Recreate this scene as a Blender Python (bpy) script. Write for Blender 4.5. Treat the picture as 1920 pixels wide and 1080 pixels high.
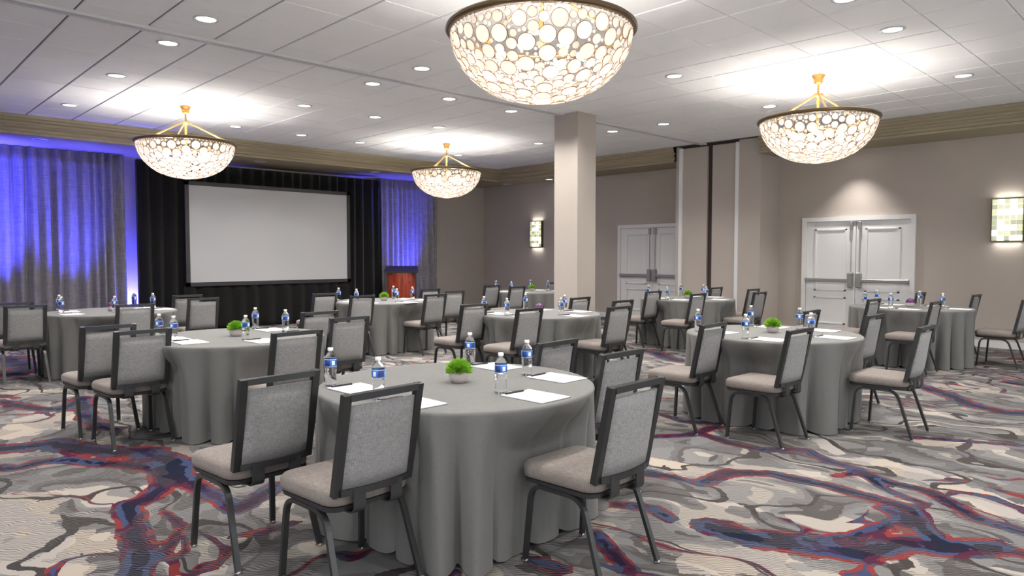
import bpy, math, random
import numpy as np
from mathutils import Vector, Matrix

for o in list(bpy.data.objects): bpy.data.objects.remove(o)
scene = bpy.context.scene
COL = scene.collection
PI = math.pi

# ---------------------------------------------------------------- camera
CAM_H, PITCH, YAW, FPX = 1.44, 0.0462053, 0.7692443, 1316.76
cam_data = bpy.data.cameras.new('camera'); cam = bpy.data.objects.new('camera', cam_data); COL.objects.link(cam)
cam.location = (0, 0, CAM_H); cam.rotation_euler = (PI/2 - PITCH, 0, -YAW)
cam_data.sensor_width = 36.0; cam_data.lens = FPX/1920*36.0; cam_data.clip_start = 0.05
scene.camera = cam
FW = np.array([math.sin(YAW)*math.cos(PITCH), math.cos(YAW)*math.cos(PITCH), -math.sin(PITCH)])
RT = np.array([math.cos(YAW), -math.sin(YAW), 0.0]); UP = np.cross(RT, FW)
def to_pixel(p):
    v = np.array(p, float) - [0, 0, CAM_H]; d = v @ FW
    if d < 0.05: return None
    return 960 + FPX*(v @ RT)/d, 540 - FPX*(v @ UP)/d, d

# ---------------------------------------------------------------- world, view, light levels
world = bpy.data.worlds.new('world'); scene.world = world; world.use_nodes = True
world.node_tree.nodes['Background'].inputs[0].default_value = (0.93, 0.96, 1.0, 1)
world.node_tree.nodes['Background'].inputs[1].default_value = 2.6
scene.view_settings.view_transform = 'Standard'; scene.view_settings.look = 'None'
scene.view_settings.gamma = 1.0; scene.view_settings.use_curve_mapping = False
scene.view_settings.exposure = 0.62
DOWNLIGHT_W = 16.0        # each recessed can
CHANDELIER_BULB = 290.0   # emission of each bulb in a chandelier
WASH_W = 22.0             # recessed wall washers in the soffit
BLUE_W = 1500.0            # stage uplights
SCONCE_E = 1.5

# ---------------------------------------------------------------- materials
def srgb(r, g, b):
    f = lambda c: (c/255/12.92) if c/255 <= 0.04045 else ((c/255+0.055)/1.055)**2.4
    return (f(r), f(g), f(b), 1.0)
class NT:
    def __init__(s, name):
        s.m = bpy.data.materials.new(name); s.m.use_nodes = True
        s.t = s.m.node_tree; s.b = s.t.nodes['Principled BSDF']; s.out = s.t.nodes['Material Output']
    def n(s, typ, **kw):
        nd = s.t.nodes.new(typ)
        for k, v in kw.items():
            if k.startswith('i_'):
                key = k[2:]; key = int(key) if key.isdigit() else key.replace('_', ' ')
                nd.inputs[key].default_value = v
            else: setattr(nd, k, v)
        return nd
    def l(s, a, b): s.t.links.new(a, b)
    def math(s, op, a, b=None, c=None, clamp=False):
        nd = s.t.nodes.new('ShaderNodeMath'); nd.operation = op; nd.use_clamp = clamp
        for i, v in enumerate((a, b, c)):
            if v is None: continue
            if isinstance(v, (int, float)): nd.inputs[i].default_value = v
            else: s.l(v, nd.inputs[i])
        return nd.outputs[0]
    def mix(s, fac, a, b, mode='MIX'):
        nd = s.t.nodes.new('ShaderNodeMix'); nd.data_type = 'RGBA'; nd.blend_type = mode
        for i, v in ((0, fac), (6, a), (7, b)):
            if isinstance(v, (int, float, tuple)): nd.inputs[i].default_value = v
            else: s.l(v, nd.inputs[i])
        return nd.outputs[2]
    def ramp(s, fac, stops, interp='LINEAR'):
        nd = s.t.nodes.new('ShaderNodeValToRGB'); cr = nd.color_ramp; cr.interpolation = interp
        while len(cr.elements) < len(stops): cr.elements.new(0.5)
        for e, (p, c) in zip(cr.elements, stops): e.position = p; e.color = c
        s.l(fac, nd.inputs[0]); return nd.outputs[0]
    def obj(s): return s.n('ShaderNodeTexCoord').outputs['Object']
    def pos(s): return s.n('ShaderNodeNewGeometry').outputs['Position']
    def noise(s, vec, scale, detail=2.0, rough=0.5, dist=0.0):
        nd = s.n('ShaderNodeTexNoise', i_Scale=scale, i_Detail=detail, i_Roughness=rough, i_Distortion=dist)
        s.l(vec, nd.inputs['Vector']); return nd
    def bump(s, h, strength=0.3, dist=0.002):
        nd = s.n('ShaderNodeBump', i_Strength=strength, i_Distance=dist); s.l(h, nd.inputs['Height'])
        s.l(nd.outputs[0], s.b.inputs['Normal']); return nd
    def scaled(s, vec, sc):
        nd = s.n('ShaderNodeMapping'); nd.inputs['Scale'].default_value = sc; s.l(vec, nd.inputs[0]); return nd.outputs[0]
    def set(s, **kw):
        for k, v in kw.items(): s.b.inputs[k.replace('_', ' ')].default_value = v
        return s.m

def plain(name, col, rough=0.6, metal=0.0, var=0.06, scale=8.0, bump=0.0, bscale=120.0):
    t = NT(name); v = t.pos()
    nz = t.noise(v, scale, 3.0)
    dark = tuple(c*(1-var*2) for c in col[:3]) + (1,)
    t.l(t.mix(nz.outputs[0], dark, col), t.b.inputs['Base Color'])
    t.set(Roughness=rough, Metallic=metal)
    if bump: t.bump(t.noise(v, bscale, 2.0).outputs[0], bump, 0.002)
    return t.m

def fabric(name, col, col2, sx=420.0, rough=0.9, thread=0.5, bump=0.25):
    """woven cloth: two thread directions with slubs"""
    t = NT(name); v = t.obj()
    a = t.noise(t.scaled(v, (sx*0.09, sx*0.09, sx)), 1.0, 2.0).outputs[0]
    b = t.noise(t.scaled(v, (sx, sx*0.5, sx*0.09)), 1.0, 2.0).outputs[0]
    h = t.math('ADD', a, b); f = t.math('MULTIPLY_ADD', h, 2.2*thread + 0.6, -0.5*(2.2*thread + 0.6) * 2 + 0.5, clamp=True)
    t.l(t.mix(f, col2, col), t.b.inputs['Base Color'])
    t.set(Roughness=rough, Specular_IOR_Level=0.2); t.b.inputs['Sheen Weight'].default_value = 0.15
    t.bump(h, bump, 0.001); return t.m

M = {}
M['wall'] = plain('wall_taupe', srgb(180, 171, 162), 0.85, var=0.03, scale=3.0, bump=0.08, bscale=220)
M['crown'] = plain('crown_olive', srgb(158, 147, 122), 0.6, var=0.03)
M['tile'] = plain('ceiling_tile_white', srgb(241, 241, 242), 0.9, var=0.010, scale=5.0, bump=0.2, bscale=260)
M['grid'] = plain('ceiling_grid', srgb(118, 118, 118), 0.7)
M['track'] = plain('track_light', srgb(214, 214, 214), 0.5)
M['track_dark'] = plain('track_slot', srgb(86, 86, 86), 0.7)
M['white'] = plain('white_paint', srgb(224, 224, 223), 0.4, var=0.01)
M['brown'] = plain('brown_gap', srgb(74, 63, 58), 0.8)
M['steel'] = plain('brushed_steel', srgb(176, 176, 174), 0.34, 0.6, var=0.1, scale=40)
M['gun'] = plain('gunmetal', srgb(76, 77, 78), 0.34, 0.65, var=0.08, scale=20)
M['glide'] = plain('glide_steel', srgb(190, 190, 190), 0.3, 0.8)
M['strap'] = plain('strap_black', srgb(62, 62, 63), 0.45, 0.3)
M['back_fab'] = fabric('chair_back_weave', srgb(163, 162, 162), srgb(124, 123, 123), 460.0)
M['seat_fab'] = fabric('chair_seat_weave', srgb(144, 135, 129), srgb(118, 110, 105), 460.0)
M['cloth'] = fabric('tablecloth_grey', srgb(118, 118, 116), srgb(106, 106, 104), 500.0, 0.75, 0.3, 0.05)
M['curtain'] = fabric('curtain_linen', srgb(150, 146, 146), srgb(120, 116, 116), 60.0, 0.9, 0.4, 0.1)
M['black'] = fabric('black_drape', srgb(26, 25, 25), srgb(16, 15, 16), 80.0, 0.95, 0.3, 0.1)
M['screen'] = plain('screen_white', srgb(188, 189, 191), 0.9, var=0.01, scale=1.5)
M['frame_dark'] = plain('screen_frame', srgb(58, 57, 60), 0.5, 0.2)
M['gold'] = plain('antique_gold', srgb(214, 164, 92), 0.35, 0.7, var=0.1)
M['bronze'] = plain('bronze_rim', srgb(112, 92, 66), 0.35, 0.6, var=0.1)
M['paper'] = plain('pad_paper', srgb(240, 240, 242), 0.7, var=0.01)
M['card'] = plain('pad_backing', srgb(70, 66, 64), 0.8)
M['pen'] = plain('pen_black', srgb(30, 30, 32), 0.55)
M['pot'] = plain('pot_stone', srgb(196, 184, 182), 0.7, var=0.06, scale=60)
M['soil'] = plain('moss', srgb(60, 70, 40), 0.9)
M['leaf_g'] = plain('leaf_green', srgb(152, 208, 56), 0.5, var=0.25, scale=70)
M['leaf_p'] = plain('leaf_purple', srgb(120, 72, 122), 0.6, var=0.25, scale=70)
M['cap'] = plain('bottle_cap', srgb(236, 238, 240), 0.4, var=0.0)
M['table'] = plain('table_laminate', srgb(120, 100, 80), 0.5)

t = NT('podium_mahogany'); v = t.obj()
w = t.noise(t.scaled(v, (14, 14, 1.6)), 2.0, 4.0, 0.6, 0.6).outputs[0]
t.l(t.ramp(w, [(0.3, srgb(112, 38, 22)), (0.7, srgb(176, 72, 40))]), t.b.inputs['Base Color']); t.set(Roughness=0.25)
M['mahogany'] = t.m

t = NT('bottle_clear'); t.set(Base_Color=(0.97, 0.985, 1.0, 1), Roughness=0.03, IOR=1.25); t.b.inputs['Transmission Weight'].default_value = 1.0
M['bottle'] = t.m
t = NT('bottle_label'); v = t.obj()
sx = t.n('ShaderNodeSeparateXYZ'); t.l(v, sx.inputs[0])
ang = t.math('ARCTAN2', sx.outputs[1], sx.outputs[0])
wv = t.math('SINE', t.math('MULTIPLY', ang, 3.0))
zz = t.math('MULTIPLY_ADD', sx.outputs[2], 28.0, -4.0)
blk = t.math('MULTIPLY', t.math('GREATER_THAN', wv, 0.72), t.math('LESS_THAN', t.math('ABSOLUTE', t.math('SUBTRACT', sx.outputs[2], 0.127)), 0.011))
edge = t.math('GREATER_THAN', t.math('ABSOLUTE', t.math('SUBTRACT', sx.outputs[2], 0.127)), 0.0175)
c = t.mix(t.math('GREATER_THAN', wv, -0.2), srgb(34, 58, 128), srgb(52, 118, 204))
c = t.mix(blk, c, srgb(236, 240, 246)); c = t.mix(edge, c, srgb(186, 206, 230))
t.l(c, t.b.inputs['Base Color']); t.set(Roughness=0.3); M['label'] = t.m

# capiz shell: thin translucent disc
t = NT('capiz_shell'); v = t.n('ShaderNodeObjectInfo').outputs['Random']
cc = t.ramp(v, [(0.0, srgb(243, 235, 228)), (0.5, srgb(250, 246, 241)), (1.0, srgb(254, 253, 250))])
tr = t.n('ShaderNodeBsdfTranslucent'); df = t.n('ShaderNodeBsdfDiffuse'); gl = t.n('ShaderNodeBsdfGlossy', i_Roughness=0.3)
t.l(cc, tr.inputs[0]); t.l(cc, df.inputs[0])
m1 = t.n('ShaderNodeMixShader', i_0=0.18); t.l(tr.outputs[0], m1.inputs[1]); t.l(df.outputs[0], m1.inputs[2])
m2 = t.n('ShaderNodeMixShader', i_0=0.05); t.l(m1.outputs[0], m2.inputs[1]); t.l(gl.outputs[0], m2.inputs[2])
t.l(m2.outputs[0], t.out.inputs[0]); M['capiz'] = t.m

def emit(name, col, strength):
    t = NT(name); t.set(Base_Color=(0.8, 0.8, 0.8, 1), Emission_Color=col, Emission_Strength=strength); return t.m
M['lens'] = emit('downlight_lens', (1.0, 0.97, 0.93, 1), 5.0)
t = NT('capiz_edge'); tr = t.n('ShaderNodeBsdfTranslucent', i_0=srgb(150, 116, 84)); df = t.n('ShaderNodeBsdfDiffuse', i_0=srgb(120, 92, 66)); m1 = t.n('ShaderNodeMixShader', i_0=0.6)
t.l(tr.outputs[0], m1.inputs[1]); t.l(df.outputs[0], m1.inputs[2]); t.l(m1.outputs[0], t.out.inputs[0]); M['capiz_edge'] = t.m
M['bulb'] = emit('bulb_glow', (1.0, 0.95, 0.88, 1), CHANDELIER_BULB)
M['blue_led'] = emit('blue_led', (0.05, 0.08, 1.0, 1), 20.0)
t = NT('window_glass'); tp = t.n('ShaderNodeBsdfTransparent'); gl = t.n('ShaderNodeBsdfGlossy', i_Roughness=0.02); mx = t.n('ShaderNodeMixShader', i_0=0.06)
t.l(tp.outputs[0], mx.inputs[1]); t.l(gl.outputs[0], mx.inputs[2]); t.l(mx.outputs[0], t.out.inputs[0]); M['pane'] = t.m
M['can'] = plain('can_trim', srgb(205, 205, 203), 0.4)
M['can_off'] = plain('can_off', srgb(120, 118, 112), 0.3, 0.5)
M['sconce_frame'] = plain('sconce_frame', srgb(92, 86, 62), 0.4, 0.5)
for i, (c, s) in enumerate((((1.0, 0.98, 0.74, 1), 1.5), ((0.80, 0.80, 0.42, 1), 0.85), ((0.46, 0.50, 0.22, 1), 0.6))):
    M['glass%d' % i] = emit('sconce_glass_%s' % ('bright', 'pale', 'olive')[i], c, s*SCONCE_E*0.33)

# ---- carpet: camouflage of creams, greys and taupes, with navy / plum / red veins and fine wavy ribs
t = NT('carpet'); v = t.pos()
warp = t.noise(v, 1.1, 2.0); wv = t.n('ShaderNodeVectorMath', operation='SUBTRACT'); t.l(warp.outputs['Color'], wv.inputs[0]); wv.inputs[1].default_value = (0.5, 0.5, 0.5)
ws = t.n('ShaderNodeVectorMath', operation='SCALE'); t.l(wv.outputs[0], ws.inputs[0]); ws.inputs['Scale'].default_value = 0.9
va = t.n('ShaderNodeVectorMath', operation='ADD'); t.l(v, va.inputs[0]); t.l(ws.outputs[0], va.inputs[1])
rot = t.n('ShaderNodeMapping'); rot.inputs['Rotation'].default_value = (0, 0, math.radians(38)); rot.inputs['Scale'].default_value = (1.9, 0.95, 1.0); t.l(va.outputs[0], rot.inputs[0])
p = rot.outputs[0]
at = t.n('ShaderNodeAttribute', attribute_name='vein'); ac = t.n('ShaderNodeAttribute', attribute_name='cream')
jag = t.math('SUBTRACT', t.noise(v, 6.0, 3.0, 0.6).outputs[0], 0.5)
jit = t.math('MULTIPLY', t.math('SUBTRACT', t.noise(v, 11.0, 2.0, 0.6).outputs[0], 0.5), 0.07)
n1 = t.math('ADD', t.noise(p, 1.15, 1.0, 0.5).outputs[0], jit); n2 = t.math('ADD', t.noise(p, 1.7, 1.0, 0.5).outputs[0], jit)
base = t.ramp(n1, [(0.0, srgb(96, 93, 91)), (0.30, srgb(118, 115, 114)), (0.38, srgb(150, 149, 149)), (0.45, srgb(132, 130, 130)), (0.50, srgb(112, 108, 106)), (0.535, srgb(160, 157, 155)), (0.60, srgb(206, 197, 186)), (0.68, srgb(142, 140, 140)), (0.74, srgb(92, 89, 88))], 'CONSTANT')
pale = t.ramp(n2, [(0.0, srgb(138, 136, 136)), (0.36, srgb(106, 102, 100)), (0.42, srgb(150, 148, 147)), (0.50, srgb(172, 169, 166)), (0.57, srgb(212, 203, 191)), (0.65, srgb(146, 143, 142))], 'CONSTANT')
basec = t.mix(t.math('GREATER_THAN', t.noise(p, 0.9, 2.0).outputs[0], 0.5), base, pale)
cr = t.math('ADD', ac.outputs['Fac'], t.math('MULTIPLY', jag, 1.1))
crc = t.mix(t.math('GREATER_THAN', n2, 0.5), srgb(216, 203, 188), srgb(205, 197, 190))
basec = t.mix(t.math('GREATER_THAN', cr, 0.45), basec, crc)
dk = t.math('ABSOLUTE', t.math('SUBTRACT', t.math('ADD', t.noise(p, 0.85, 1.5, 0.5).outputs[0], t.math('MULTIPLY', jit, 0.35)), 0.53))
basec = t.mix(t.math('LESS_THAN', dk, 0.011), basec, srgb(82, 77, 75))
# free veins from noise, joined to the traced ones
ridge = t.math('ABSOLUTE', t.math('SUBTRACT', t.noise(p, 0.62, 2.0, 0.5).outputs[0], 0.47))
free = t.math('MULTIPLY', t.math('SUBTRACT', 0.022, ridge), 30.0)
gate = t.math('GREATER_THAN', t.noise(v, 0.35, 1.0).outputs[0], 0.50)
free = t.math('MULTIPLY', free, gate)
vein = t.math('ADD', t.math('MAXIMUM', at.outputs['Fac'], free), t.math('MULTIPLY', jag, 0.6))
hue = t.noise(v, 1.7, 1.0).outputs[0]
inner = t.ramp(hue, [(0.0, srgb(34, 40, 62)), (0.42, srgb(48, 36, 60)), (0.52, srgb(40, 46, 70)), (0.60, srgb(70, 50, 92))], 'CONSTANT')
mid = t.ramp(hue, [(0.0, srgb(76, 90, 128)), (0.45, srgb(92, 44, 72)), (0.56, srgb(74, 86, 124))], 'CONSTANT')
outer = t.ramp(t.noise(v, 2.6, 1.0).outputs[0], [(0.0, srgb(156, 66, 66)), (0.42, srgb(104, 46, 70)), (0.50, srgb(86, 90, 108)), (0.55, srgb(158, 68, 66))], 'CONSTANT')
vc = t.mix(t.math('GREATER_THAN', vein, 0.60), outer, mid); vc = t.mix(t.math('GREATER_THAN', vein, 0.78), vc, inner)
colr = t.mix(t.math('GREATER_THAN', vein, 0.42), basec, vc)
# ribs: wavy tufted lines
rw = t.noise(v, 9.0, 1.0)
sp = t.n('ShaderNodeSeparateXYZ'); t.l(v, sp.inputs[0])
big = t.noise(v, 1.3, 1.0).outputs[0]
ph = t.math('ADD', t.math('MULTIPLY', t.math('ADD', sp.outputs[0], t.math('MULTIPLY', sp.outputs[1], 0.75)), 280.0), t.math('ADD', t.math('MULTIPLY', rw.outputs[0], 24.0), t.math('MULTIPLY', big, 34.0)))
rib = t.math('SINE', ph)
amt = t.math('MULTIPLY', t.math('GREATER_THAN', t.noise(p, 1.5, 2.0).outputs[0], 0.46), 0.55)
ribm = t.math('MULTIPLY', t.math('GREATER_THAN', rib, 0.25), amt)
colr = t.mix(ribm, colr, srgb(62, 58, 60))
ribl = t.math('MULTIPLY', t.math('LESS_THAN', rib, -0.75), t.math('MULTIPLY', amt, 0.5))
colr = t.mix(ribl, colr, srgb(190, 186, 184))
fz = t.noise(v, 260.0, 2.0).outputs[0]
colr = t.mix(t.math('MULTIPLY', fz, 0.25), colr, (0.02, 0.02, 0.02, 1))
colr = t.mix(1.0, colr, (0.60, 0.60, 0.605, 1), 'MULTIPLY')
t.l(colr, t.b.inputs['Base Color']); t.set(Roughness=0.95, Specular_IOR_Level=0.1)
t.bump(t.math('ADD', fz, t.math('MULTIPLY', rib, 0.3)), 0.25, 0.003); M['carpet'] = t.m

# ---------------------------------------------------------------- geometry helpers
class G:
    """collects faces for ONE mesh"""
    def __init__(s): s.v = []; s.f = []; s.sm = []
    def add(s, vs, fs, smooth=False):
        o = len(s.v); s.v += [tuple(map(float, q)) for q in vs]; s.f += [tuple(i+o for i in f) for f in fs]; s.sm += [smooth]*len(fs); return s
    def box(s, x0, x1, y0, y1, z0, z1, b=0.0):
        if b <= 0:
            vs = [(x, y, z) for z in (z0, z1) for y in (y0, y1) for x in (x0, x1)]
            return s.add(vs, [(0, 2, 3, 1), (4, 5, 7, 6), (0, 1, 5, 4), (2, 6, 7, 3), (0, 4, 6, 2), (1, 3, 7, 5)])
        # chamfered on the z edges and rim
        rings = []
        for z, i in ((z0, b), (z0+b, 0), (z1-b, 0), (z1, b)):
            rings.append([(x0+i, y0+i, z), (x1-i, y0+i, z), (x1-i, y1-i, z), (x0+i, y1-i, z)])
        return s.loft(rings, True, True)
    def loft(s, rings, cap0=False, cap1=False, smooth=False, closed=True):
        n = len(rings[0]); vs = [p for r in rings for p in r]; fs = []
        m = n if closed else n-1
        for k in range(len(rings)-1):
            for i in range(m):
                j = (i+1) % n; fs.append((k*n+i, k*n+j, (k+1)*n+j, (k+1)*n+i))
        s.add(vs, fs, smooth)
        o = len(s.v) - len(vs)
        if cap0: s.f.append(tuple(o+i for i in range(n-1, -1, -1))); s.sm.append(False)
        if cap1: s.f.append(tuple(o+(len(rings)-1)*n+i for i in range(n))); s.sm.append(False)
        return s
    def lathe(s, prof, n=24, c=(0, 0, 0), smooth=True, cap0=True, cap1=True):
        rings = [[(c[0]+r*math.cos(2*PI*i/n), c[1]+r*math.sin(2*PI*i/n), c[2]+z) for i in range(n)] for r, z in prof]
        return s.loft(rings, cap0, cap1, smooth)
    def tube(s, path, prof, up=(0, 0, 1), smooth=False):
        """sweep a 2-D profile [(a,b)] along a path: a on the side axis, b on the normal"""
        P = [Vector(p) for p in path]; rings = []
        for i, p in enumerate(P):
            d = (P[min(i+1, len(P)-1)] - P[max(i-1, 0)]).normalized()
            side = d.cross(Vector(up))
            if side.length < 1e-4: side = d.cross(Vector((1, 0, 0)))
            side.normalize(); nrm = side.cross(d).normalized()
            rings.append([tuple(p + side*a + nrm*b) for a, b in prof])
        return s.loft(rings, True, True, smooth)
    def mesh(s, name):
        me = bpy.data.meshes.new(name); me.from_pydata(s.v, [], s.f)
        me.polygons.foreach_set('use_smooth', s.sm); me.update(); return me
def circ(r, n=10): return [(r*math.cos(2*PI*i/n), r*math.sin(2*PI*i/n)) for i in range(n)]
def rect(a, b): return [(-a/2, -b/2), (a/2, -b/2), (a/2, b/2), (-a/2, b/2)]
def rounded(path, r, k=5):
    """round the inner corners of a polyline"""
    P = [Vector(p) for p in path]; out = [P[0]]
    for i in range(1, len(P)-1):
        a = P[i] + (P[i-1]-P[i]).normalized()*r; b = P[i] + (P[i+1]-P[i]).normalized()*r
        for j in range(k+1):
            u = j/k; out.append(a*(1-u)**2 + P[i]*2*u*(1-u) + b*u*u)
    out.append(P[-1]); return out
def link(name, g, mat, parent=None, loc=None, rotz=0.0):
    me = g.mesh(name) if isinstance(g, G) else g
    if mat is not None and not me.materials: me.materials.append(M[mat])
    o = bpy.data.objects.new(name, me); COL.objects.link(o)
    if parent is not None: o.parent = parent
    if loc is not None: o.location = loc
    if rotz: o.rotation_euler = (0, 0, rotz)
    return o
def tag(o, label, cat, group=None):
    o['label'] = label; o['category'] = cat
    if group: o['group'] = group
    return o
def thing(name, label, cat, loc=(0, 0, 0), rotz=0.0, group=None):
    o = bpy.data.objects.new(name, None); COL.objects.link(o); o.location = loc; o.rotation_euler = (0, 0, rotz); o.empty_display_size = 0.1
    return tag(o, label, cat, group)
def struct(name, g, mat, label, loc=None):
    o = link(name, g, mat, None, loc) if g is not None else thing(name, label, 'structure', loc or (0, 0, 0))
    o['kind'] = 'structure'; o['label'] = label
    o['category'] = {'wall': 'wall', 'floor': 'carpet', 'ceil': 'ceiling', 'trim': 'trim', 'base': 'baseboard', 'door': 'door'}.get(name[:4], 'trim')
    return o
def copy_tree(root, loc, rotz, label, group):
    r = root.copy(); COL.objects.link(r); r.location = loc; r.rotation_euler = (0, 0, rotz); r['label'] = label; r['group'] = group
    for ch in list(root.children):
        c = ch.copy(); COL.objects.link(c); c.parent = r
        for gch in list(ch.children):
            d = gch.copy(); COL.objects.link(d); d.parent = c
    return r
def light(name, kind, loc, energy, color=(1, 0.95, 0.88), parent=None, rot=None, **kw):
    ld = bpy.data.lights.new(name, kind); ld.energy = energy; ld.color = color
    for k, v in kw.items(): setattr(ld, k, v)
    o = bpy.data.objects.new(name, ld); COL.objects.link(o); o.location = loc
    if parent is not None: o.parent = parent
    if rot is not None: o.rotation_euler = rot
    return o

# ---------------------------------------------------------------- room sizes (metres; camera stands at the origin)
ZC = 3.60                   # ceiling
ZS = 3.295                  # underside of the perimeter soffit
XS, YS = 12.12, 13.02       # face of the soffit
XW, YW = 13.0, 14.55        # right wall, screen wall
XL, YF = -3.2, -4.5         # left wall, wall behind the viewpoint
PX0, PY0, PY1 = 12.24, 6.11, 7.90   # pocket for the folding partition

# floor with two traced attributes: where veins and cream patches lie on the carpet
VEINS= [([(3.32, 1.9), (3.33, 1.62), (3.44, 1.41), (3.51, 1.23), (3.8, 1.13), (3.9, 0.96), (4.07, 0.8)], 0.12), ([(3.93, 0.97), (4.1, 1.11), (4.37, 1.25), (4.42, 1.56), (4.44, 1.76), (4.41, 2.1), (4.26, 2.3), (3.92, 2.32)], 0.075), ([(5.14, 2.18), (4.98, 1.96), (4.92, 1.74), (4.78, 1.49), (4.78, 1.27), (4.59, 1.08), (4.46, 0.94), (4.41, 0.73)], 0.06), ([(3.43, 1.68), (3.51, 1.46), (3.73, 1.31), (3.98, 1.27), (4.19, 1.19), (4.26, 1.36)], 0.06), ([(3.89, 2.73), (3.87, 2.55), (3.91, 2.33)], 0.045), ([(5.0, 2.93), (4.91, 2.66), (4.91, 2.41), (5.13, 2.2)], 0.06), ([(4.64, 3.19), (4.91, 3.02), (5.22, 3.02), (5.37, 2.98)], 0.06), ([(8.64, 2.45), (8.31, 2.09), (7.81, 1.69), (7.7, 1.41), (7.8, 1.31)], 0.12), ([(6.1, 1.78), (6.28, 1.42), (6.45, 1.08)], 0.045), ([(9.55, 1.76), (9.51, 1.61)], 0.09), ([(4.67, 1.78), (4.87, 1.72), (4.6, 1.43), (4.51, 1.21)], 0.038), ([(8.82, 6.3), (8.76, 6.02), (8.38, 5.47), (8.31, 5.25)], 0.15), ([(4.07, 0.8), (4.09, 0.67)], 0.06), ([(5.38, 3.65), (5.26, 3.3), (5.41, 3.05)], 0.045), ([(0.85, 6.35), (1.0, 6.29), (1.17, 6.29), (1.3, 5.92), (1.46, 5.69), (1.61, 5.54), (1.65, 5.14), (1.55, 4.67)], 0.15), ([(0.78, 5.79), (0.86, 5.71), (1.01, 5.77), (1.16, 5.69), (1.31, 5.41), (1.45, 5.23), (1.54, 4.99), (1.44, 4.61), (1.3, 4.43), (1.2, 4.44), (1.1, 4.02), (1.01, 3.57), (0.93, 3.41)], 0.083), ([(1.55, 4.67), (1.6, 4.46), (1.61, 3.9), (1.79, 4.01), (1.96, 4.16)], 0.075), ([(1.28, 4.17), (1.31, 3.89), (1.17, 3.65), (1.08, 3.5)], 0.03), ([(1.44, 3.53), (1.55, 3.5), (1.75, 3.5)], 0.038), ([(1.15, 8.44), (1.31, 7.89), (1.5, 7.58), (1.79, 8.1), (1.58, 7.04), (1.58, 6.52), (1.66, 6.45)], 0.09), ([(1.7, 12.0), (1.75, 11.16), (1.78, 10.66), (1.49, 10.29)], 0.225), ([(1.17, 3.3), (1.26, 3.27)], 0.03), ([(2.33, 2.28), (2.36, 2.11)], 0.053), ([(2.81, 2.28), (2.69, 2.09), (2.57, 1.88)], 0.053), ([(3.81, 2.7), (3.88, 2.51)], 0.06), ([(3.22, 2.45), (3.32, 2.26), (3.25, 2.12)], 0.06)]
CREAM= [([(5.16, 1.71), (5.08, 1.39), (4.94, 1.11), (4.73, 0.85)], 0.14), ([(2.88, 1.7), (3.03, 1.6), (3.19, 1.54)], 0.14), ([(6.03, 1.58), (6.25, 1.27)], 0.12), ([(8.87, 2.23), (8.77, 1.8)], 0.12), ([(4.1, 2.74), (4.09, 2.47), (4.14, 2.3)], 0.12), ([(5.52, 2.25), (5.24, 2.0)], 0.06), ([(0.66, 5.0), (0.8, 4.88), (0.65, 4.49)], 0.18), ([(0.71, 4.24), (0.82, 4.09), (0.96, 3.85)], 0.12), ([(0.55, 4.08), (0.64, 3.96), (0.7, 3.69)], 0.14), ([(1.7, 5.1), (1.71, 4.88)], 0.13), ([(1.27, 8.91), (1.63, 8.71)], 0.14), ([(1.04, 6.86), (1.29, 7.32), (1.48, 7.25)], 0.2), ([(1.59, 3.14), (1.66, 3.07)], 0.08), ([(1.36, 4.69), (1.36, 4.58)], 0.06)]

def stroke_field(X, Y, strokes):
    out = np.zeros_like(X)
    for pts, w in strokes:
        d = np.full_like(X, 1e9)
        for (ax, ay), (bx, by) in zip(pts[:-1], pts[1:]):
            dx, dy = bx-ax, by-ay; L = dx*dx+dy*dy + 1e-9
            u = np.clip(((X-ax)*dx + (Y-ay)*dy)/L, 0, 1)
            d = np.minimum(d, np.hypot(X-ax-u*dx, Y-ay-u*dy))
        out = np.maximum(out, np.clip(1.0 - 0.55*d/w, 0, 1))
    return out
xs = np.arange(XL, XW+0.031, 0.06); ys = np.arange(YF, YW+0.031, 0.06)
X, Y = np.meshgrid(xs, ys); nx, ny = len(xs), len(ys)
vs = np.stack([X.ravel(), Y.ravel(), np.zeros(X.size)], 1)
ii, jj = np.meshgrid(np.arange(nx-1), np.arange(ny-1)); a = (jj*nx+ii).ravel()
fs = np.stack([a, a+1, a+1+nx, a+nx], 1)
me = bpy.data.meshes.new('floor'); me.from_pydata(vs.tolist(), [], fs.tolist())
for nm, st in (('vein', VEINS), ('cream', CREAM)):
    at = me.attributes.new(nm, 'FLOAT', 'POINT'); at.data.foreach_set('value', stroke_field(X, Y, st).ravel().astype(np.float32))
struct('floor', me, 'carpet', 'patterned carpet in grey, cream, navy and red swirls')

# walls (0.1 m thick, built outwards)
struct('wall_back', G().box(XL-0.1, XW+0.1, YW, YW+0.1, 0, ZC), 'wall', 'taupe wall behind the screen and the long curtains')
struct('wall_right', G().box(XW, XW+0.1, YF, YW, 0, ZC), 'wall', 'long taupe wall with the white double doors')
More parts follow.
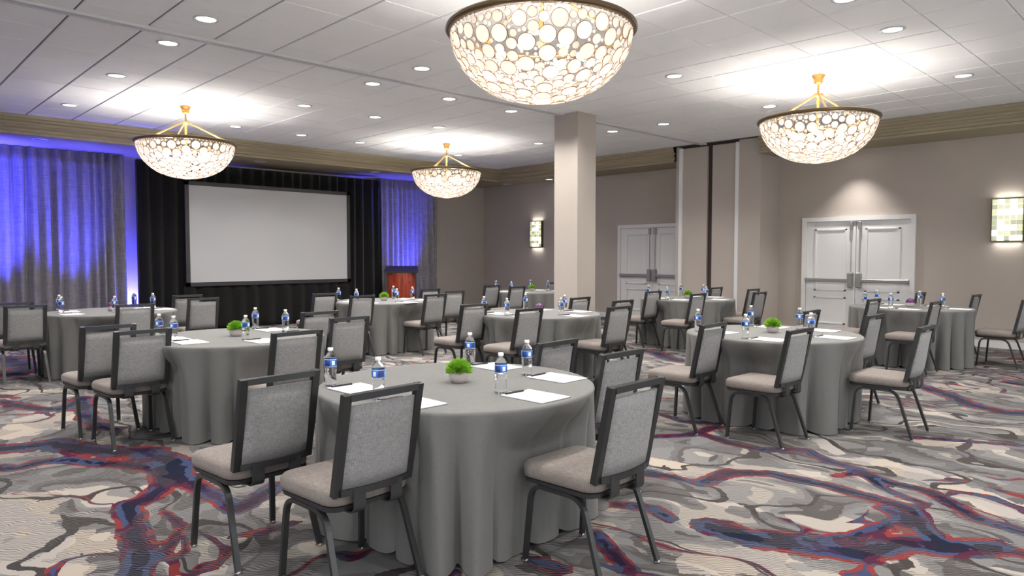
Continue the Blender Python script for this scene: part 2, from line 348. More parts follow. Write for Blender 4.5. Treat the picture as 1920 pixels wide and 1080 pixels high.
# unseen walls behind and left of the viewpoint; windows added to light chair backs
WZ0, WZ1 = 0.45, 2.95
def window_wall(name, label, axis, const, sgn, lo, hi, wins):
    """wall along x (axis 0) or y (axis 1) with real openings"""
    g = G()
    def bx(a, b, z0, z1):
        c0, c1 = sorted((const, const+0.1*sgn))
        if axis == 0: g.box(a, b, c0, c1, z0, z1)
        else: g.box(c0, c1, a, b, z0, z1)
    e = lo
    for a, b in wins: bx(e, a, 0, ZC); bx(a, b, 0, WZ0); bx(a, b, WZ1, ZC); e = b
    bx(e, hi, 0, ZC); struct(name, g, 'wall', label)
NW = [0]
def window(axis, const, sgn, a, b):
    NW[0] += 1; m = (a+b)/2; w = b-a; h = WZ1-WZ0
    root = struct('window_%d' % NW[0], None, None, '%s behind the viewpoint' % ('leftmost tall window in the wall', 'second tall window from the left in the wall', 'third tall window from the left in the wall', 'tall window nearest the door wall,', 'rear tall window in the left wall', 'front tall window in the left wall')[NW[0]-1], (m, const+0.05*sgn, WZ0) if axis == 0 else (const+0.05*sgn, m, WZ0))
    root['category'] = 'window'
    if axis == 1: root.rotation_euler = (0, 0, PI/2)
    g = G()
    for q in ((-w/2, -w/2+0.06, 0, h), (w/2-0.06, w/2, 0, h), (-w/2+0.06, w/2-0.06, 0, 0.06), (-w/2+0.06, w/2-0.06, h-0.06, h), (-0.025, 0.025, 0.06, h-0.06)): g.box(q[0], q[1], -0.04, 0.04, q[2], q[3])
    link('window_frame', g, 'white', root)
    for s_ in (-1, 1):
        x0, x1 = sorted((s_*0.025, s_*(w/2-0.06))); link('pane', G().box(x0, x1, -0.003, 0.003, 0.06, h-0.06), 'pane', root)
    ld = bpy.data.lights.new('window_portal', 'AREA'); ld.shape = 'RECTANGLE'; ld.size = w; ld.size_y = h; ld.cycles.is_portal = True
    o = bpy.data.objects.new('window_portal', ld); COL.objects.link(o); o.parent = root; o.location = (0, -0.06 if (axis == 0) == (sgn < 0) else 0.06, h/2)
    o.location = (0, 0.06*sgn if axis == 0 else -0.06*sgn, h/2)
    d = Vector((0, -sgn, 0)) if axis == 0 else Vector((0, sgn, 0))
    o.rotation_euler = d.to_track_quat('-Z', 'Z').to_euler()
FWIN = [(-1.6, 1.2), (2.2, 5.0), (6.0, 8.8), (9.6, 12.0)]; LWIN = [(-3.0, -0.4), (0.8, 3.4)]
window_wall('wall_front', 'taupe window wall behind the viewpoint', 0, YF, -1, XL-0.1, XW+0.1, FWIN)
window_wall('wall_left', 'taupe window wall left of the viewpoint', 1, XL, -1, YF, YW, LWIN)
for a, b in FWIN: window(0, YF, -1, a, b)
for a, b in LWIN: window(1, XL, -1, a, b)

# pocket of the folding partition
g = G(); g.box(PX0, XW, PY0, 6.54, 0, ZC)
struct('wall_pocket', g, 'wall', 'taupe pier beside the partition pocket, nearer the white doors')
struct('wall_pocket_far', G().box(PX0, XW, 7.83, PY1, 0, ZC), 'wall', 'narrow taupe pier on the far side of the partition pocket')
struct('wall_recess', G().box(PX0+0.10, XW, 6.54, 7.83, 0, ZC), 'brown', 'dark brown recess between the partition pocket doors')
struct('door_3', G().box(PX0+0.03, PX0+0.08, 6.61, 7.11, 0.01, 3.56, 0.004), 'wall', 'taupe pocket door leaf nearer the column of white trim')
struct('door_4', G().box(PX0+0.03, PX0+0.08, 7.22, 7.76, 0.01, 3.56, 0.004), 'wall', 'taupe pocket door leaf nearer the far double doors')
struct('trim_1', G().box(PX0-0.012, PX0+0.08, 6.54, 6.61, 0, 3.565, 0.004), 'white', 'white upright strip on the near side of the pocket doors')
struct('trim_2', G().box(PX0-0.012, PX0+0.08, 7.76, 7.83, 0, 3.565, 0.004), 'white', 'white upright strip on the far side of the pocket doors')

# free-standing column
CX0, CX1, CY0, CY1 = 8.10, 8.53, 6.95, 7.42
struct('wall_column', G().box(CX0, CX1, CY0, CY1, 0, ZC), 'wall', 'square taupe column in the middle of the room')

# baseboards
def baseboard(name, x0, x1, y0, y1, label):
    g = G(); g.box(x0, x1, y0, y1, 0, 0.11); 
    struct(name, g, 'white', label)
baseboard('baseboard_right', XW-0.016, XW, YF, 3.72, 'white baseboard along the wall right of the near doors')
baseboard('baseboard_right_middle', XW-0.016, XW, 5.66, PY0, 'white baseboard between near doors and pocket')
baseboard('baseboard_right_far', XW-0.016, XW, 9.92, YW, 'white baseboard along the far end of the door wall')
baseboard('baseboard_back', XL, XW, YW-0.016, YW, 'white baseboard along the screen wall')

# crown mouldings on the soffit edge: profile (recess from the face, z)
PROF = [(0, ZC), (0, 3.552), (0.020, 3.538), (0.020, 3.514), (0.055, 3.490), (0.055, 3.452), (0.028, 3.440), (0.028, 3.422), (0.060, 3.394), (0.060, 3.350), (0.012, 3.332), (0.012, ZS), (0.03, ZS)]
def crown(name, line, label):
    """line: function (recess) -> two end points"""
    rings = []
    g = G(); A = [line(d)[0] + (z,) for d, z in PROF]; B = [line(d)[1] + (z,) for d, z in PROF]
    n = len(PROF); g.add(A+B, [(i, i+1, n+i+1, n+i) for i in range(n-1)])
    return struct(name, g, 'crown', label)
crown('trim_3', lambda d: ((XL, YS+d), (XS+d, YS+d)), 'olive stepped crown moulding along the screen wall soffit')
crown('trim_4', lambda d: ((XS+d, YS+d), (XS+d, PY1)), 'olive stepped crown moulding above the far double doors')
crown('trim_5', lambda d: ((XS+d, PY0), (XS+d, YF)), 'olive stepped crown moulding above the near double doors')
struct('trim_6', G().box(XL, XS+0.02, YS+0.02, YW, ZS, ZS+0.02), 'crown', 'underside of the soffit over curtains and screen')
struct('trim_7', G().box(XS+0.02, XW, PY1, YW, ZS, ZS+0.02), 'crown', 'underside of the soffit over the far double doors')
struct('trim_8', G().box(XS+0.02, XW, YF, PY0, ZS, ZS+0.02), 'crown', 'underside of the soffit over the near double doors')

# ---------------------------------------------------------------- suspended ceiling
ceil = struct('ceiling', G().box(XL-0.1, XW+0.1, YF-0.1, YW+0.1, ZC+0.012, ZC+0.1), 'grid', 'white suspended ceiling of square tiles')
T = 0.61
TRACK_Y = 7.28
xl = sorted({round(3.437 + T*k, 4) for k in range(-11, 16)})
def clampcells(lines, lo, hi):
    e = [lo] + [q for q in lines if lo+0.05 < q < hi-0.05] + [hi]; return list(zip(e[:-1], e[1:]))
xc = clampcells(xl, XL, XS)
yc = clampcells([2.66 + T*k for k in range(-12, 9)], YF, TRACK_Y-0.06) + clampcells([TRACK_Y+0.06 + T*k for k in range(0, 12)], TRACK_Y+0.06, YS)
cells = []
for x0, x1 in xc:
    for y0, y1 in yc:
        px = [to_pixel((x, y, ZC)) for x in (x0, x1) for y in (y0, y1)]; size = 0
        if all(px):
            u = [q[0] for q in px]; w_ = [q[1] for q in px]
            if max(u) > 0 and min(u) < 1920 and max(w_) > 0 and min(w_) < 1080:
                size = min(max(u)-min(u), max(w_)-min(w_)) + 1e-3
        cells.append((size, x0, x1, y0, y1))
cells.sort(key=lambda q: -q[0])
def tile_geo(g, x0, x1, y0, y1, cx, cy):
    a, b = 0.007, 0.0025      # wide joints one way, hairline joints the other
    X0, X1, Y0, Y1 = x0+a-cx, x1-a-cx, y0+b-cy, y1-b-cy
    i = 0.006
    lo = [(X0+i, Y0+i*0.5, 0.0), (X0+i, Y1-i*0.5, 0.0), (X1-i, Y1-i*0.5, 0.0), (X1-i, Y0+i*0.5, 0.0)]
    hi = [(X0, Y0, 0.009), (X0, Y1, 0.009), (X1, Y1, 0.009), (X1, Y0, 0.009)]
    g.loft([lo, hi], True, True)
cache = {}; rest = G()
for k, (size, x0, x1, y0, y1) in enumerate(cells):
    cx, cy = (x0+x1)/2, (y0+y1)/2
    if k < 290 and size >= 4:
        key = (round(x1-x0, 3), round(y1-y0, 3))
        if key not in cache:
            g = G(); tile_geo(g, x0, x1, y0, y1, cx, cy); cache[key] = g.mesh('ceiling_tile'); cache[key].materials.append(M['tile'])
        link('ceiling_tile', cache[key], None, ceil, (cx, cy, ZC))
    else:
        tile_geo(rest, x0, x1, y0, y1, 0, 0)
        n = len(rest.v); rest.v[n-8:] = [(q[0], q[1], q[2]+ZC) for q in rest.v[n-8:]]
o = link('ceiling_tiles_far', rest, 'tile', ceil); o['kind'] = 'stuff'
# partition track let into the ceiling: two light flanges and a dark slot
tr = struct('trim_9', G().box(XL, PX0, TRACK_Y-0.03, TRACK_Y+0.03, ZC-0.004, ZC+0.01), 'track_dark', 'ceiling track of the folding partition')
for a, b in ((-0.062, -0.022), (0.022, 0.05)):
    g = G()
    g.box(XL, CX0, TRACK_Y+a, TRACK_Y+b, ZC-0.022, ZC+0.01); g.box(CX1, PX0, TRACK_Y+a, TRACK_Y+b, ZC-0.022, ZC+0.01)
    link('track_flange', g, 'track', tr)

# ---------------------------------------------------------------- double doors
def double_door(name, y_lo, y_hi, label):
    root = struct(name, None, None, label, (XW, (y_lo+y_hi)/2, 0)); W = y_hi-y_lo; h = 2.13; cs = 0.075
    g = G()
    g.box(-0.05, 0.0, -W/2, -W/2+cs, 0, h); g.box(-0.05, 0.0, W/2-cs, W/2, 0, h); g.box(-0.05, 0.0, -W/2+cs, W/2-cs, h-cs, h)
    link('door_frame', g, 'white', root)
    lw = W/2 - cs - 0.012
    for s in (-1, 1):
        y0, y1 = (0.006, 0.006+lw) if s > 0 else (-0.006-lw, -0.006)
        leaf = link('door_leaf', G().box(-0.022, 0.0, y0, y1, 0.01, h-cs-0.006), 'white', root)
        for z0, z1 in ((0.86, 1.92), (0.20, 0.70)):
            z0 = 0.80 if z0 == 0.86 else z0
            g = G(); a0, a1 = y0+0.15, y1-0.15; mw = 0.035
            for q in ((a0, a1, z0, z0+mw), (a0, a1, z1-mw, z1), (a0, a0+mw, z0, z1), (a1-mw, a1, z0, z1)):
                g.box(-0.036, -0.02, q[0], q[1], q[2], q[3], 0.006)
            link('panel_moulding', g, 'white', leaf)
        g = G(); b0, b1 = (y0+0.10, y1-0.03) if s > 0 else (y0+0.03, y1-0.10)
        g.box(-0.085, -0.045, b0, b1, 0.966, 1.028, 0.010)
        e = b1 if s > 0 else b0
        g.box(-0.09, -0.02, e-0.03, e+0.03, 0.962, 1.032, 0.008)
        link('panic_bar', g, 'steel', leaf)
        m_ = y0+0.065 if s > 0 else y1-0.065
        link('latch_case', G().box(-0.10, -0.02, m_-0.042, m_+0.042, 0.87, 1.14, 0.015), 'steel', leaf)
        link('vertical_rod', G().tube([(-0.05, m_, 1.13), (-0.05, m_, 1.96)], circ(0.009, 8)), 'steel', leaf)
        link('top_latch', G().box(-0.075, -0.02, m_-0.024, m_+0.024, 1.90, 2.04, 0.01), 'steel', leaf)
    return root
double_door('door_1', 3.74, 5.64, 'white double doors with steel push bars, nearer the viewer')
double_door('door_2', 8.00, 9.90, 'white double doors with steel push bars, partly behind the partition pocket')

# ---------------------------------------------------------------- curtains, drape, screen, podium, uplights
def folds(x0, x1, z0, z1, y, amp, wl, seed, nz=14, dens=90, flare=1.0):
    rnd = random.Random(seed); g = G(); n = int((x1-x0)*dens)
    ks = []; xx = x0
    while xx < x1 + wl:
        ks.append(xx); xx += wl*rnd.uniform(0.7, 1.35)
    ampk = [rnd.uniform(0.7, 1.2) for _ in ks]; drift = [rnd.uniform(-0.05, 0.05) for _ in ks]
    rings = []
    for k in range(nz+1):
        f = k/nz; z = z0 + (z1-z0)*f; row = []
        kk = [q + d*(1-f) for q, d in zip(ks, drift)]
        a = amp*(0.75 + 0.25*flare*(1-f))
        for i in range(n+1):
            x = x0 + (x1-x0)*i/n
            j = max(0, min(len(kk)-2, int(np.searchsorted(kk, x))-1)); u = (x-kk[j])/max(1e-6, kk[j+1]-kk[j])
            c = 0.5 - 0.5*math.cos(2*PI*u)
            row.append((x, y - a*ampk[j]*(c**0.75), z))
        rings.append(row)
    g.loft(rings, smooth=True, closed=False); return g
def sheet(name, g, mat, label, cat, thick=0.006, group=None):
    o = link(name, g, mat); m = o.modifiers.new('thick', 'SOLIDIFY'); m.thickness = thick; m.offset = 0
    return tag(o, label, cat, group)
sheet('curtain', folds(-3.1, 3.93, 0.01, ZS-0.005, 14.44, 0.15, 0.165, 3), 'curtain', 'long grey curtain lit blue, left of the black drape', 'curtain')
sheet('curtain', folds(9.47, 11.22, 0.01, ZS-0.005, 14.44, 0.13, 0.15, 8), 'curtain', 'grey curtain lit blue behind the wooden podium', 'curtain')
sd = thing('stage_drape', 'black stage drape on a pipe stand behind the projection screen', 'drape', (0, 0, 0))
o = link('drape_fabric', folds(4.07, 9.33, 0.01, 3.19, 14.10, 0.09, 0.22, 12), 'black', sd); m = o.modifiers.new('thick', 'SOLIDIFY'); m.thickness = 0.006; m.offset = 0
for x in (4.08, 9.32):
    g = G(); g.tube([(x, 14.14, 0.0), (x, 14.14, 3.2)], circ(0.022, 10), up=(1, 0, 0)); g.box(x-0.03, x+0.03, 14.05, 14.19, 0, 0.01); link('upright', g, 'frame_dark', sd)
g = G(); g.tube([(4.08, 14.14, 3.195), (9.32, 14.14, 3.195)], circ(0.02, 10)); link('crossbar', g, 'frame_dark', sd)

SY = 13.86; sx0, sx1, sz0, sz1 = 4.82, 8.36, 0.85, 2.85
scr = thing('projection_screen', 'large white projection screen in dark frame with black skirt', 'screen', (0, 0, 0))
g = G(); fw = 0.075
for q in ((sx0, sx1, sz1-fw, sz1), (sx0, sx1, sz0, sz0+fw), (sx0, sx0+fw, sz0, sz1), (sx1-fw, sx1, sz0, sz1)): g.box(q[0], q[1], SY-0.02, SY+0.02, q[2], q[3])
link('screen_frame', g, 'frame_dark', scr)
link('screen_fabric', G().box(sx0+fw-0.01, sx1-fw+0.01, SY-0.004, SY+0.004, sz0+fw-0.01, sz1-fw+0.01), 'screen', scr)
o = link('screen_skirt', folds(sx0-0.04, sx1+0.04, 0.01, sz0+0.005, SY+0.03, 0.05, 0.30, 21, 8, 60), 'black', scr)
o.modifiers.new('thick', 'SOLIDIFY').thickness = 0.005
for x in (sx0+0.2, sx1-0.2):
    link('screen_leg', G().box(x-0.02, x+0.02, SY+0.04, SY+0.07, 0, sz0+0.3), 'frame_dark', scr)

pod = thing('podium', 'mahogany podium with bowed front and black slanted top', 'podium', (9.40, 13.35, 0), math.radians(-38))
def arcfront(z, w, d, bow, n=18):
    pts = [(-w/2 + w*i/n, -d/2 - bow*math.sin(PI*i/n)**0.8, z) for i in range(n+1)]
    return pts + [(w/2, d/2, z), (-w/2, d/2, z)]
g = G(); g.loft([arcfront(0.06, 0.60, 0.40, 0.10), arcfront(1.08, 0.60, 0.40, 0.10)], True, True); link('body', g, 'mahogany', pod)
g = G(); g.loft([arcfront(0.0, 0.64, 0.44, 0.11), arcfront(0.06, 0.64, 0.44, 0.11)], True, True); link('plinth', g, 'strap', pod)
for s in (-1, 1): link('side_panel', G().box(s*0.315-0.015, s*0.315+0.015, -0.2, 0.22, 0.06, 1.06), 'strap', pod)
g = G(); g.loft([[(-0.38, -0.30, 1.05), (0.38, -0.30, 1.05), (0.33, 0.26, 1.10), (-0.33, 0.26, 1.10)], [(-0.38, -0.30, 1.08), (0.38, -0.30, 1.08), (0.36, 0.26, 1.20), (-0.36, 0.26, 1.20)]], True, True)
link('top_board', g, 'pen', pod)

def uplight(x, y, yaw, pitch, energy, cone, label):
    th = thing('uplight', label, 'stage light', (x, y, 0), 0, 'blue uplights by the curtains')
    link('housing', G().lathe([(0.07, 0.02), (0.09, 0.03), (0.09, 0.16), (0.075, 0.17)], 20), 'strap', th)
    link('lens', G().lathe([(0.07, 0.171), (0.07, 0.176)], 20), 'blue_led', th)
    link('floor_bracket', G().box(-0.10, 0.10, -0.05, 0.05, 0, 0.02), 'strap', th)
    d = Vector((math.cos(yaw)*math.cos(pitch), math.sin(yaw)*math.cos(pitch), math.sin(pitch)))
    light('uplight_beam', 'SPOT', (0, 0, 0.20), energy, (0.06, 0.06, 1.0), th, d.to_track_quat('-Z', 'Y').to_euler(), spot_size=math.radians(cone), spot_blend=1.0, shadow_soft_size=0.06)
uplight(4.03, 14.33, math.radians(95), math.radians(78), BLUE_W*0.60, 90, 'blue stage uplight at the gap between left curtain and drape')
uplight(3.45, 13.62, math.radians(140), math.radians(68), BLUE_W*0.6, 56, 'blue stage uplight before the left curtain, behind the far left table')
uplight(2.10, 13.55, math.radians(120), math.radians(67), BLUE_W*1.2, 56, 'blue stage uplight before the left curtain, behind the far left chairs')
uplight(0.90, 13.55, math.radians(70), math.radians(67), BLUE_W*1.2, 56, 'blue stage uplight at the outer end of the left curtain')
uplight(10.35, 13.75, math.radians(122), math.radians(70), BLUE_W*0.6, 60, 'blue stage uplight behind the podium')

# ---------------------------------------------------------------- downlights
def make_can(lit):
    g = G(); g.lathe([(0.085, -0.004), (0.095, -0.012), (0.112, -0.006), (0.114, 0.0)], 28, cap0=False, cap1=False); ring = g.mesh('trim_ring'); ring.materials.append(M['can'])
    g = G(); g.lathe([(0.001, -0.002), (0.088, -0.002), (0.088, 0.0)], 28, cap0=True, cap1=False); lens = g.mesh('lens'); lens.materials.append(M['lens' if lit else 'can_off'])
    return ring, lens
CAN_ON, CAN_OFF = make_can(True), make_can(False)
def downlight(x, y, z, lit, label, group, energy=DOWNLIGHT_W, spread=130):
    th = thing('downlight', label, 'ceiling light', (x, y, z), 0, group)
    ring, lens = CAN_ON if lit else CAN_OFF
    link('trim_ring', ring, None, th); link('lens', lens, None, th)
    if lit and energy: light('downlight_beam', 'AREA', (0, 0, -0.016), energy, (1.0, 0.96, 0.91), th, (0, 0, 0), shape='DISK', size=0.17, spread=math.radians(spread))
    return th
rows = [(11.75, 'row nearest the screen wall', (2.53, 4.93, 6.12, 7.33, 9.76)), (9.44, 'second row from the screen wall', (2.53, 4.97, 6.17, 7.42, 9.85)),
        (7.64, 'row just beyond the partition track', (2.53, 4.96, 6.19, 7.38, 9.83)), (6.63, 'row just before the partition track', (2.53, 4.97, 7.40, 9.88)),
        (4.79, 'row before the near right chandelier', (7.36, 9.83)), (2.37, 'row nearest the viewer', (6.20, 7.36, 9.84))]
ORD = ('first', 'second', 'third', 'fourth', 'fifth')
for y, rn, xs_ in rows:
    for k, x in enumerate(xs_):
        if not to_pixel((x, y, ZC)): continue
        downlight(x, y, ZC, True, '%s recessed downlight from the left, %s' % (ORD[k], rn), 'recessed ceiling downlights')
for x, y in ((2.53, 4.79), (4.97, 4.79), (4.97, 2.37), (2.53, 2.37), (0.3, 9.44), (0.3, 6.63), (0.3, 4.79), (0.3, 2.37), (2.53, 0.0), (4.97, 0.0), (7.36, 0.0), (9.84, 0.0), (0.0, -0.6), (0.3, 11.75), (2.53, -2.4), (4.97, -2.4), (7.36, -2.4), (9.84, -2.4)):
    downlight(x, y, ZC, True, 'lit recessed downlight in the ceiling above and behind the viewpoint', 'downlights outside the view')
for k, (x, y) in enumerate(((2.46, 13.40), (6.13, 13.48), (8.75, 13.40))):
    downlight(x, y, ZS, False, 'unlit small downlight in the soffit, %s' % ('over the left curtain', 'over the projection screen', 'near the podium curtain')[k], 'soffit downlights')
downlight(12.70, 13.30, ZS, False, 'unlit small downlight in the soffit near the far corner', 'soffit downlights')
downlight(12.62, 11.73, ZS, True, 'faintly lit downlight in the soffit beside the far sconce', 'soffit downlights', 0)
def washer(x, y, label):
    th = downlight(x, y, ZS, True, label, 'soffit downlights', 0)
    light('wash_beam', 'SPOT', (0, 0, -0.02), WASH_W*6, (1.0, 0.95, 0.9), th, (0, math.radians(5), 0), spot_size=math.radians(92), spot_blend=0.9, shadow_soft_size=0.05)
washer(12.60, 4.66, 'lit soffit downlight washing the wall above the near doors')

# ---------------------------------------------------------------- chandeliers
RIM_R, BOWL_D = 0.655, 0.50
def bowl(th, ph):      # ph 0 at the rim .. pi/2 at the bottom
    return np.array([RIM_R*math.cos(ph)**0.92*math.cos(th), RIM_R*math.cos(ph)**0.92*math.sin(th), -BOWL_D*math.sin(ph)])
def pack():
    """dense packing: every disc goes where it fits most tightly against those already placed"""
    rng = np.random.default_rng(5); n = 14000
    th = rng.uniform(0, 2*PI, n); ph = np.arcsin(rng.uniform(0.0, 1.0, n)); Q = np.array([bowl(a, b) for a, b in zip(th, ph)])
    clear = np.minimum(-0.034-Q[:, 2], np.hypot(Q[:, 0], Q[:, 1])-0.085)      # room to the bead band and to the bottom disc
    P, R = [], []
    def fill(sizes, gap, limit):
        nonlocal clear
        for _ in range(limit):
            r = float(rng.choice(sizes)); ok = clear >= r+gap
            if not ok.any():
                r = min(sizes); ok = clear >= r+gap
                if not ok.any(): return
            i = int(np.argmin(np.where(ok, clear, 9.0))); q = Q[i]; P.append(q); R.append(r)
            clear = np.minimum(clear, np.linalg.norm(Q-q, axis=1)-r)
    fill([0.060, 0.060, 0.052, 0.040, 0.036], 0.003, 400); fill([0.026], 0.002, 200); fill([0.017], 0.002, 300); fill([0.011], 0.0015, 500)
    return np.array(P), np.array(R)
DP, DR = pack()
def disc_mesh():
    g = G(); g.lathe([(0.95, -0.04), (1.0, -0.04), (1.0, 0.04), (0.95, 0.04)], 20, smooth=False); me = g.mesh('capiz_disc'); me.materials.append(M['capiz']); me.materials.append(M['capiz_edge'])
    for p_ in me.polygons:
        if len(p_.vertices) == 4: p_.material_index = 1
    return me
def normal_at(q):
    n = np.array([q[0]/RIM_R**2, q[1]/RIM_R**2, q[2]/BOWL_D**2]); return n/np.linalg.norm(n)
def make_chandelier():
    root = thing('chandelier', '', 'chandelier', (0, 0, 0))
    g = G(); g.lathe([(0.075, 0.0), (0.075, -0.02), (0.062, -0.03), (0.05, -0.075), (0.055, -0.085), (0.03, -0.11), (0.012, -0.115)], 24); link('canopy', g, 'gold', root)
    g = G(); g.tube([(0, 0, -0.11), (0, 0, -0.24)], circ(0.009, 8), up=(1, 0, 0)); 
    for k in range(4): g.lathe([(0.006, -0.125-0.03*k), (0.016, -0.132-0.03*k), (0.016, -0.142-0.03*k), (0.006, -0.149-0.03*k)], 10)
    link('chain', g, 'gold', root)
    g = G(); g.lathe([(0.02, -0.215), (0.05, -0.225), (0.055, -0.24), (0.04, -0.255), (0.02, -0.27), (0.014, -0.60), (0.03, -0.62), (0.01, -0.66)], 18); link('hub', g, 'gold', root)
    for k in range(3):
        a = math.radians(-29 + 120*k); c, s = math.cos(a), math.sin(a)
        link('rod', G().tube([(0.04*c, 0.04*s, -0.235), (0.63*c, 0.63*s, -0.525)], circ(0.011, 8)), 'gold', root)
    zr = -0.52
    g = G(); g.lathe([(0.645, zr), (0.675, zr+0.006), (0.688, zr-0.004), (0.684, zr-0.014), (0.692, zr-0.022), (0.684, zr-0.034), (0.66, zr-0.04), (0.645, zr-0.04)], 64, cap0=False, cap1=False); g.f += [(7*64+i, i, (i+1) % 64, 7*64+(i+1) % 64) for i in range(64)]; g.sm += [True]*64
    link('rim', g, 'bronze', root)
    beads = G()
    for k in range(2):
        n = 84
        for i in range(n):
            a = 2*PI*(i+0.5*k)/n; r = RIM_R*0.995; c = (r*math.cos(a), r*math.sin(a), zr-0.048-0.02*k)
            beads.lathe([(0.004, -0.009), (0.0095, 0.0), (0.004, 0.009)], 6, c)
    o = link('bead_band', beads, 'capiz', root); o['kind'] = 'stuff'
    dm = disc_mesh(); small = G(); order = np.argsort(-DR); cnt = 0
    for i in order:
        q, r = DP[i], DR[i]; n = normal_at(q); rot = Vector(n).to_track_quat('Z', 'Y')
        if cnt < 290 and r > 0.015:
            o = link('capiz_disc', dm, None, root, (q[0], q[1], q[2]+zr-0.02)); o.rotation_euler = rot.to_euler(); o.scale = (r, r, 0.06); cnt += 1
        else:
            m = Matrix.Translation((q[0], q[1], q[2]+zr-0.02)) @ rot.to_matrix().to_4x4() @ Matrix.Diagonal((r, r, 0.05, 1))
            ring = [[tuple(m @ Vector((math.cos(2*PI*j/8), math.sin(2*PI*j/8), z))) for j in range(8)] for z in (-0.05, 0.05)]
            small.loft(ring, True, True)
    o = link('capiz_chips', small, 'capiz', root); o['kind'] = 'stuff'
    link('bottom_disc', G().lathe([(0.085, zr-0.02-BOWL_D+0.012), (0.09, zr-0.02-BOWL_D+0.004), (0.06, zr-0.02-BOWL_D-0.006), (0.001, zr-0.02-BOWL_D-0.008)], 24), 'capiz', root)
    # wire cage that carries the shells
    g = G()
    for k in range(16):
        a = 2*PI*k/16; g.tube([tuple(bowl(a, ph)*0.975 + [0, 0, zr-0.02]) for ph in np.linspace(0.03, PI/2-0.12, 12)], circ(0.0025, 4))
    link('wire_cage', g, 'bronze', root)
    for k in range(6):
        a = 2*PI*k/6 + 0.3
        link('bulb', G().lathe([(0.008, -0.03), (0.026, -0.02), (0.034, 0.0), (0.026, 0.022), (0.008, 0.034)], 12, (0.29*math.cos(a), 0.29*math.sin(a), zr-0.19)), 'bulb', root)
    return root
ch = make_chandelier(); ch.location = (3.75, 3.57, ZC)
tag(ch, 'largest capiz shell bowl chandelier, hanging nearest the viewer', 'chandelier', 'capiz chandeliers')
for x, y, lb in ((8.57, 3.57, 'capiz shell bowl chandelier hanging before the near white doors'), (3.75, 10.67, 'capiz shell bowl chandelier hanging at the left before the black drape'), (8.60, 10.70, 'smallest capiz shell bowl chandelier hanging near the podium curtain')):
    copy_tree(ch, (x, y, ZC), 0, lb, 'capiz chandeliers')

# ---------------------------------------------------------------- wall sconces
def sconce(y, label, seed):
    rnd = random.Random(seed); w, h, d = 0.42, 0.66, 0.10
    root = thing('wall_sconce', label, 'wall lamp', (XW, y, 1.985), 0, 'glass wall sconces')
    link('back_plate', G().box(-0.02, 0, -w/2+0.02, w/2-0.02, -h/2+0.02, h/2-0.02), 'sconce_frame', root)
    g = G()
    for q in ((-w/2, w/2, h/2-0.008, h/2), (-w/2, w/2, -h/2, -h/2+0.008), (-w/2, -w/2+0.008, -h/2, h/2), (w/2-0.008, w/2, -h/2, h/2)): g.box(-d, -0.02, q[0], q[1], q[2], q[3])
    link('frame', g, 'sconce_frame', root)
    nx_, nz_ = 5, 8; tw, tz = (w-0.02)/nx_, (h-0.02)/nz_; meshes = []
    for k in range(3):
        g = G(); g.loft([[(-d+0.02, -tw/2, -tz/2), (-d+0.02, tw/2, -tz/2), (-d+0.02, tw/2, tz/2), (-d+0.02, -tw/2, tz/2)][::-1], [(-d-0.004, -tw/2+0.008, -tz/2+0.008), (-d-0.004, tw/2-0.008, -tz/2+0.008), (-d-0.004, tw/2-0.008, tz/2-0.008), (-d-0.004, -tw/2+0.008, tz/2-0.008)][::-1]], True, True)
        me = g.mesh('glass_tile'); me.materials.append(M['glass%d' % k]); meshes.append(me)
    for i in range(nx_):
        for j in range(nz_):
            hot = (j in (0, 2, 5, 7)) and (i in (1, 3) or (j in (2, 5) and i in (1, 2, 3)))
            k = 0 if hot or rnd.random() < 0.22 else (1 if rnd.random() < 0.6 else 2)
            link('glass_tile', meshes[k], None, root, (0, -w/2+0.01+tw*(i+0.5), -h/2+0.01+tz*(j+0.5)))
    for s in (1, -1):
        light('sconce_glow', 'AREA', (-0.055, 0, s*(h/2+0.012)), 0.6, (1.0, 0.95, 0.85), root, (0 if s < 0 else PI, 0, 0), shape='RECTANGLE', size=0.06, size_y=0.34)
sconce(2.47, 'glowing glass wall sconce at the right edge beside the near doors', 1)
sconce(12.47, 'glowing glass wall sconce on the wall left of the column', 2)

# ---------------------------------------------------------------- banquet tables, all chairs turned to the screen
ZT, TR_ = 0.745, 0.745
